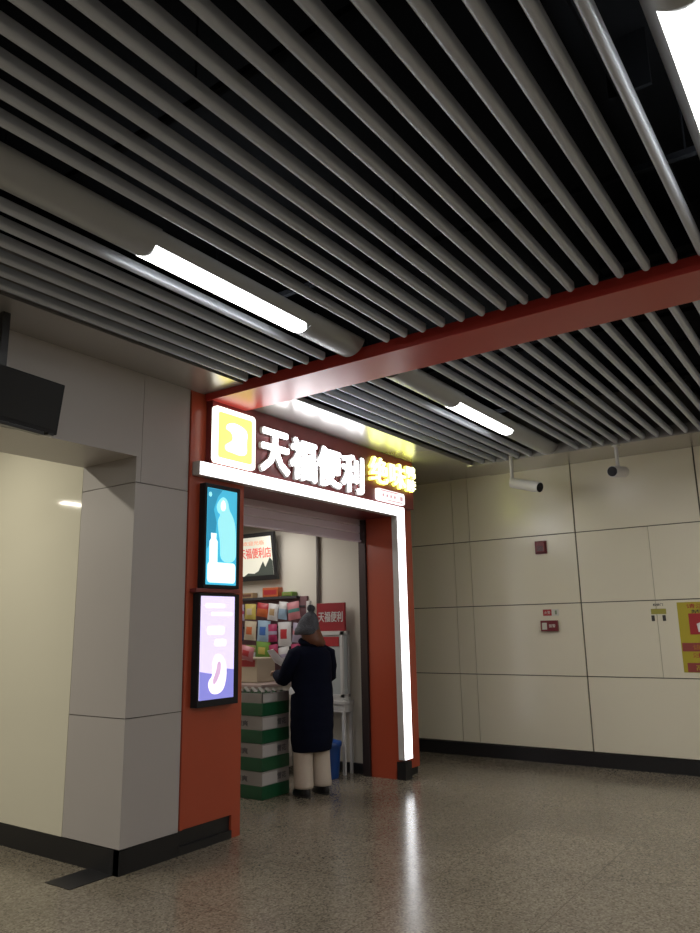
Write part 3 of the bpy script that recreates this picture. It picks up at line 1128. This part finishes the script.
# bottles in the open top case
BOT = mat('bottle_green_glass', (.03, .08, .04), .1)
CAP = mat('white_bottle_cap', (.62, .60, .58), .4)
first = None
for i in range(4):
    for j in range(6):
        x, y, z = cx0 + .062 + i * .087, cy0 + .05 + j * .092, 3 * .2385 + .104
        lab = f'capped bottle in the top case, {ordn[j]} row back, {ordn[i]} from left'
        if first is None:
            first = thing('drink_bottle', lab, 'bottle', (x, y, z), 'bottles in the top beverage case')
            b = BM(); tube(b, [(x, y, z), (x, y, z + .06), (x, y, z + .085), (x, y, z + .105)], [.032, .032, .016, .014], 12)
            obj('glass_body', b, BOT, first, smooth=True)
            b = BM(); tube(b, [(x, y, z + .105), (x, y, z + .12)], .0165, 12)
            obj('cap', b, CAP, first)
        else:
            copy_tree(first, (x, y, z), lab)

# white display cabinet on a stand, with red sign
t = thing('display_stand', 'white stand with slim legs holding the cabinet, blue bin beneath', 'stand', (6.58, 4.95, 0))
WM = mat('white_painted_steel', (.55, .54, .53), .4)
b = BM(); box(b, 6.56, 6.74, 4.70, 5.20, .70, .735, 0, .004); box(b, 6.57, 6.735, 4.71, 5.19, .62, .70)
obj('tabletop', b, WM, t)
for x, y in ((6.57, 4.71), (6.70, 4.71), (6.57, 5.16), (6.70, 5.16)):
    b = BM(); box(b, x, x + .03, y, y + .03, 0, .62)
    obj('leg', b, WM, t)
t = thing('display_cabinet', 'white-framed glass display cabinet standing on the white stand', 'cabinet', (6.58, 4.95, .736))
b = BM()
x0, x1, y0, y1, z0, z1 = 6.58, 6.72, 4.73, 5.20, .77, 1.455
for (xa, xb, ya_, yb_) in ((x0, x0 + .03, y0, y0 + .03), (x1 - .03, x1, y0, y0 + .03), (x0, x0 + .03, y1 - .03, y1), (x1 - .03, x1, y1 - .03, y1)):
    box(b, xa, xb, ya_, yb_, z0, z1)
box(b, x0, x1, y0, y1, z1 - .035, z1 + .005)
box(b, x0, x1, y0, y1, z0 - .034, z0 + .03)
obj('frame', b, WM, t)
b = BM(); box(b, x0 + .012, x0 + .018, y0 + .03, y1 - .03, z0 + .03, z1 - .035); box(b, x0 + .03, x1 - .03, y0 + .012, y0 + .018, z0 + .03, z1 - .035)
obj('glass_pane', b, M['glass_white'], t)
b = BM(); box(b, x1 - .028, x1 - .02, y0 + .03, y1 - .03, z0 + .03, z1 - .035)
obj('back_panel', b, C['lilac'], t)
b = BM(); box(b, x0 + .006, x0 + .0115, y0 + .05, y1 - .06, 1.30, 1.40)
obj('red_strip', b, C['red'], t)
# red sign
t = thing('red_sign', 'red sign with pale lettering standing on the display cabinet', 'sign', (6.55, 4.96, 1.462))
b = BM(); box(b, 6.63, 6.66, 4.73, 5.11, 1.462, 1.765, 0, .003)
obj('board', b, mat('deep_red_board', (.26, .012, .02), .4), t)
b = text_bm('天福便利', (6.63, 4.92, 1.615), FX, .33, .11, .003, .02)
obj('lettering', b, CL, t, fix=False)
# tall white panel beside it
b = BM(); box(b, 6.66, 6.70, 5.235, 5.285, .0, 1.80, 0, .006); box(b, 6.62, 6.715, 5.225, 5.295, 0, .03)
obj('display_post', b, WM, label='narrow white upright post between the red sign and snack rack', cat='post')

# blue bin
t = thing('waste_bin', 'blue plastic bin on the floor under the white stand', 'bin', (6.53, 4.86, 0))
BL = mat('blue_plastic', (.012, .07, .30), .35)
b = BM()
rings = []
for z, s in ((0, .115), (.02, .12), (.30, .14), (.31, .148), (.33, .148)):
    rings.append(((6.40, 4.83, z), s * .98, s * 1.18, (1, 0, 0)))
loft(b, rings, n=28)
smooth_angle(obj('tub', b, BL, t), 40)
b = BM(); loft(b, [((6.40, 4.83, .33), .15, .178, (1, 0, 0)), ((6.40, 4.83, .35), .145, .172, (1, 0, 0)), ((6.40, 4.83, .365), .09, .10, (1, 0, 0))], n=28)
smooth_angle(obj('lid', b, BL, t), 40)

# ================================================================== THE CUSTOMER
SK = mat('skin', (.50, .30, .22), .5)
NV = mat('navy_down_coat', (.003, .0045, .015), .9, spec=.12, noise=.2, nscale=30, bump=.3)
HR = mat('brown_hair', (.13, .045, .02), .5)
KN = mat('grey_knit', (.075, .08, .095), .9, noise=.25, nscale=90, bump=.8)
PT = mat('cream_corduroy', (.58, .50, .42), .85, noise=.06, nscale=40)
SH = mat('black_shoe', (.01, .01, .012), .4)
px, py = 5.70, 4.46
fd = Vector((.33, .944, 0)).normalized()
rt = Vector((fd.y, -fd.x, 0))


def pw(a, f_, z):
    """a metres to her right, f_ metres forward, z up"""
    return Vector((px, py, z)) + rt * a + fd * f_


person = thing('person', 'person in grey bobble hat and long navy coat seen from behind at the shop doorway', 'person', (px, py, 0))


def skin_body():
    V, E, Rr = [], [], []

    def add(p, r, prev=None):
        V.append(p); Rr.append(r)
        if prev is not None:
            E.append((prev, len(V) - 1))
        return len(V) - 1
    pel = add(pw(0, 0, .86), .13)
    w1 = add(pw(0, .01, 1.02), .12, pel)
    ch = add(pw(0, .0, 1.20), .135, w1)
    nk = add(pw(-.0, .01, 1.34), .06, ch)
    hd0 = add(pw(-.01, .03, 1.42), .062, nk)
    hd1 = add(pw(-.015, .035, 1.50), .088, hd0)
    hd2 = add(pw(-.015, .03, 1.57), .082, hd1)
    for s in (-1, 1):
        hip = add(pw(.085 * s, 0, .80), .095, pel)
        kn = add(pw(.09 * s, .02, .45), .062, hip)
        an = add(pw(.095 * s, -.01, .09), .042, kn)
        ft = add(pw(.105 * s, .10, .045), .035, an)
        sh = add(pw(.155 * s, .0, 1.27), .06, ch)
        if s < 0:
            el = add(pw(-.235, .10, 1.03), .043, sh)
            wr = add(pw(-.18, .33, 1.07), .028, el)
            hn = add(pw(-.165, .38, 1.08), .027, wr)
        else:
            el = add(pw(.235, .07, 1.02), .043, sh)
            wr = add(pw(.10, .27, 1.03), .028, el)
            hn = add(pw(.05, .32, 1.04), .027, wr)
    me = bpy.data.meshes.new('body')
    o_ = world_origin(person)
    me.from_pydata([v - o_ for v in V], E, [])
    ob = bpy.data.objects.new('body', me)
    COL.objects.link(ob)
    md = ob.modifiers.new('skin', 'SKIN')
    md.use_smooth_shade = True
    for i, r in enumerate(Rr):
        me.skin_vertices[0].data[i].radius = (r, r)
    me.skin_vertices[0].data[0].use_root = True
    ob.modifiers.new('sub', 'SUBSURF').levels = 2
    dg = bpy.context.evaluated_depsgraph_get()
    m2 = bpy.data.meshes.new_from_object(ob.evaluated_get(dg))
    bpy.data.objects.remove(ob)
    # hands and face features in the same mesh
    bm = BM()
    bm.from_mesh(m2)
    for (wx, wf, wz, dr) in ((-.16, .40, 1.085, -1), (.04, .335, 1.045, 1)):
        base = pw(wx, wf, wz) - o_
        for k in range(4):
            off = rt * (.016 * (k - 1.5))
            ln = (.062, .072, .068, .052)[k] if dr < 0 else (.052, .068, .072, .062)[k]
            p0 = base + off
            p1 = p0 + fd * ln * .5 + Vector((0, 0, -.004))
            p2 = p1 + fd * ln * .32 + Vector((0, 0, -.018))
            p3 = p2 + fd * ln * .1 + Vector((0, 0, -.018))
            tube(bm, [p0 - fd * .02, p0, p1, p2, p3], [.009, .0095, .009, .008, .006], 8)
        q0 = base - fd * .03 - rt * dr * .022
        tube(bm, [q0, q0 - rt * dr * .018 + fd * .025, q0 - rt * dr * .012 + fd * .05], [.011, .010, .007], 8)
    # nose, brow, ears on the head, facing fd turned a little left
    hf = (fd - rt * .35).normalized()
    hr_ = Vector((hf.y, -hf.x, 0))
    hc = pw(-.015, .035, 1.50) - o_
    tube(bm, [hc + hf * .075 + Vector((0, 0, .03)), hc + hf * .10 - Vector((0, 0, .005)), hc + hf * .085 - Vector((0, 0, .018))], [.007, .013, .010], 8)
    for s in (-1, 1):
        ball(bm, hc + hr_ * .088 * s, .028, (.5, .7, 1), seg=10)
        ball(bm, hc + hf * .078 + hr_ * .03 * s + Vector((0, 0, .018)), .013, seg=10)
    ball(bm, hc + hf * .075 - Vector((0, 0, .045)), .02, (1, 1, .45), seg=10)
    bm.to_mesh(m2)
    bm.free()
    m2.materials.clear()
    m2.materials.append(SK)
    m2.polygons.foreach_set('use_smooth', [True] * len(m2.polygons))
    m2.polygons.foreach_set('material_index', [0] * len(m2.polygons))
    ob = bpy.data.objects.new('body', m2)
    COL.objects.link(ob)
    ob.parent = person
    return ob


body = skin_body()
# coat: lofted torso with soft quilting
b = BM()
prof = [(.385, .185, .135, 0), (.395, .195, .15, 0), (.46, .205, .16, 0), (.60, .213, .165, 0), (.75, .215, .165, 0), (.90, .21, .16, 0), (1.0, .205, .152, .005),
        (1.10, .20, .150, .0), (1.20, .198, .142, -.005), (1.27, .185, .128, -.005), (1.315, .145, .105, .0), (1.345, .095, .085, .01), (1.385, .085, .082, .015), (1.39, .07, .07, .015)]
rings = []
zz = []
for i in range(len(prof) - 1):
    a, c_ = prof[i], prof[i + 1]
    k = max(1, int((c_[0] - a[0]) / .02))
    for j in range(k):
        f_ = j / k
        q = [a[n_] + (c_[n_] - a[n_]) * f_ for n_ in range(4)]
        zz.append(q)
zz.append(list(prof[-1]))
for q in zz:
    puff = 1 + .022 * abs(math.sin(math.pi * q[0] / .11)) if .42 < q[0] < 1.28 else 1
    rings.append((pw(0, q[3], q[0]), q[1] * puff, q[2] * puff, rt))
loft(b, rings, n=40, wob=lambda i, th: .012 * math.sin(3 * th + i * .1) + .008 * math.sin(7 * th))
# sleeves in the same garment
for s, el, wr in ((-1, pw(-.245, .09, 1.03), pw(-.185, .32, 1.06)), (1, pw(.245, .06, 1.02), pw(.11, .26, 1.03))):
    sh0 = pw(.12 * s, 0, 1.285)
    sh1 = pw(.185 * s, .0, 1.25)
    md = (sh1 + el) / 2 + rt * .012 * s
    md2 = (el + wr) / 2 - Vector((0, 0, .012))
    tube(b, [sh0, sh1, md, el - (el - md) * .15, el + (wr - el) * .12, md2, wr, wr + (wr - el).normalized() * .012], [.062, .078, .072, .068, .066, .062, .052, .040], 18)
co = obj('coat', b, NV, person, label='long navy quilted coat', smooth=True)
b = BM(); tube(b, [pw(.20, -.03, 1.31), pw(.20, .0, 1.325)], .001, 4)
b.free()
# hood / collar roll
b = BM()
for k in range(25):
    pass
pts = []
for k in range(26):
    a = 2 * math.pi * k / 25
    pts.append(pw(.095 * math.cos(a), .012 + .088 * math.sin(a), 1.365 + .02 * math.sin(a)))
tube(b, pts, [.03] * 26, 10, caps=False)
obj('collar', b, NV, co, smooth=True)
# hair
b = BM()
hc = pw(-.02, .01, 1.44)
loft(b, [(pw(.03, -.05, 1.325), .07, .05, rt), (pw(.02, -.055, 1.355), .095, .075, rt), (pw(.0, -.03, 1.40), .104, .09, rt), (pw(-.01, -.005, 1.46), .10, .095, rt),
         (pw(-.015, .01, 1.52), .098, .092, rt), (pw(-.015, .01, 1.56), .08, .08, rt)], n=28, wob=lambda i, th: .03 * math.sin(9 * th + i))
obj('hair', b, HR, person, label='brown hair', smooth=True)
# knitted hat
b = BM()
hat = [(1.435, .103, .110), (1.445, .114, .120), (1.50, .114, .120), (1.505, .106, .112), (1.54, .101, .106), (1.58, .087, .09), (1.615, .066, .068), (1.64, .044, .045), (1.655, .02, .02)]
hr2 = []
for z, a, c_ in hat:
    tt = (z - 1.435) / .22
    hr2.append((pw(-.048 + .045 * tt, .022 - .02 * tt, z), a, c_, rt))
loft(b, hr2, n=56, wob=lambda i, th: .018 * math.sin(28 * th))
ha = obj('knitted_hat', b, KN, person, label='grey knitted bobble hat', smooth=True)
b = BM()
r_ = bmesh.ops.create_icosphere(b, subdivisions=4, radius=.036, matrix=Matrix.Translation(pw(-.002, .0, 1.682)))
cpt = pw(-.002, .0, 1.682)
for v in r_['verts']:
    d = (v.co - cpt)
    v.co = cpt + d * (1 + random.uniform(-.12, .16))
obj('pompom', b, KN, ha)
# trousers
b = BM()
for s in (-1, 1):
    rr = [(pw(.088 * s, 0, .70), .098, .105, rt), (pw(.09 * s, .01, .50), .094, .10, rt), (pw(.095 * s, .01, .32), .088, .10, rt), (pw(.098 * s, .0, .18), .086, .098, rt),
          (pw(.10 * s, -.005, .10), .088, .10, rt), (pw(.10 * s, -.005, .075), .084, .096, rt)]
    loft(b, rr, n=24, wob=lambda i, th: .015 * math.sin(5 * th + i))
obj('trousers', b, PT, person, label='wide cream trousers', smooth=True)
# shoes
for s in (-1, 1):
    b = BM()
    base = [(0, -.085, .0), ]
    ring = []
    for z, wx, lf, ctr in ((0, .045, .125, .025), (.012, .052, .135, .025), (.04, .05, .13, .02), (.065, .045, .10, .0), (.09, .042, .065, -.03), (.115, .042, .055, -.035)):
        ring.append((pw(.105 * s, ctr, z), wx, lf, rt))
    loft(b, ring, n=24)
    so = obj('shoe', b, SH, person, smooth=True)
    b = BM(); loft(b, [(pw(.105 * s, .025, 0), .048, .13, rt), (pw(.105 * s, .025, .014), .0545, .139, rt)], n=24)
    obj('sole', b, mat('shoe_sole', (.05, .05, .05), .6), so)
# crossbody tag / paper in her hand
b = BM()
pts_ = [Vector((5.63, 4.96, 1.285)), Vector((5.71, 4.95, 1.30)), Vector((5.80, 4.93, 1.22)), Vector((5.915, 4.91, 1.145)), Vector((5.85, 4.92, 1.11)), Vector((5.73, 4.95, 1.17))]
va = [b.verts.new(p) for p in pts_]
vb = [b.verts.new(p + Vector((0, .003, 0))) for p in pts_]
b.faces.new(va); b.faces.new(vb[::-1])
for k in range(6):
    b.faces.new((va[k], vb[k], vb[(k + 1) % 6], va[(k + 1) % 6]))
obj('receipt', b, M['paper'], label='white slip of paper held in the left hand of the customer', cat='paper')
b = BM(); prism(b, [(0, 0), (.055, .02), (.02, .075), (-.01, .05)], pw(-.26, -.03, .895), rt, Vector((0, .1, 1)).normalized(), -fd, 0, .004)
obj('tissue', b, M['paper'], label='white tissue poking out beside the navy coat at hip height', cat='tissue')
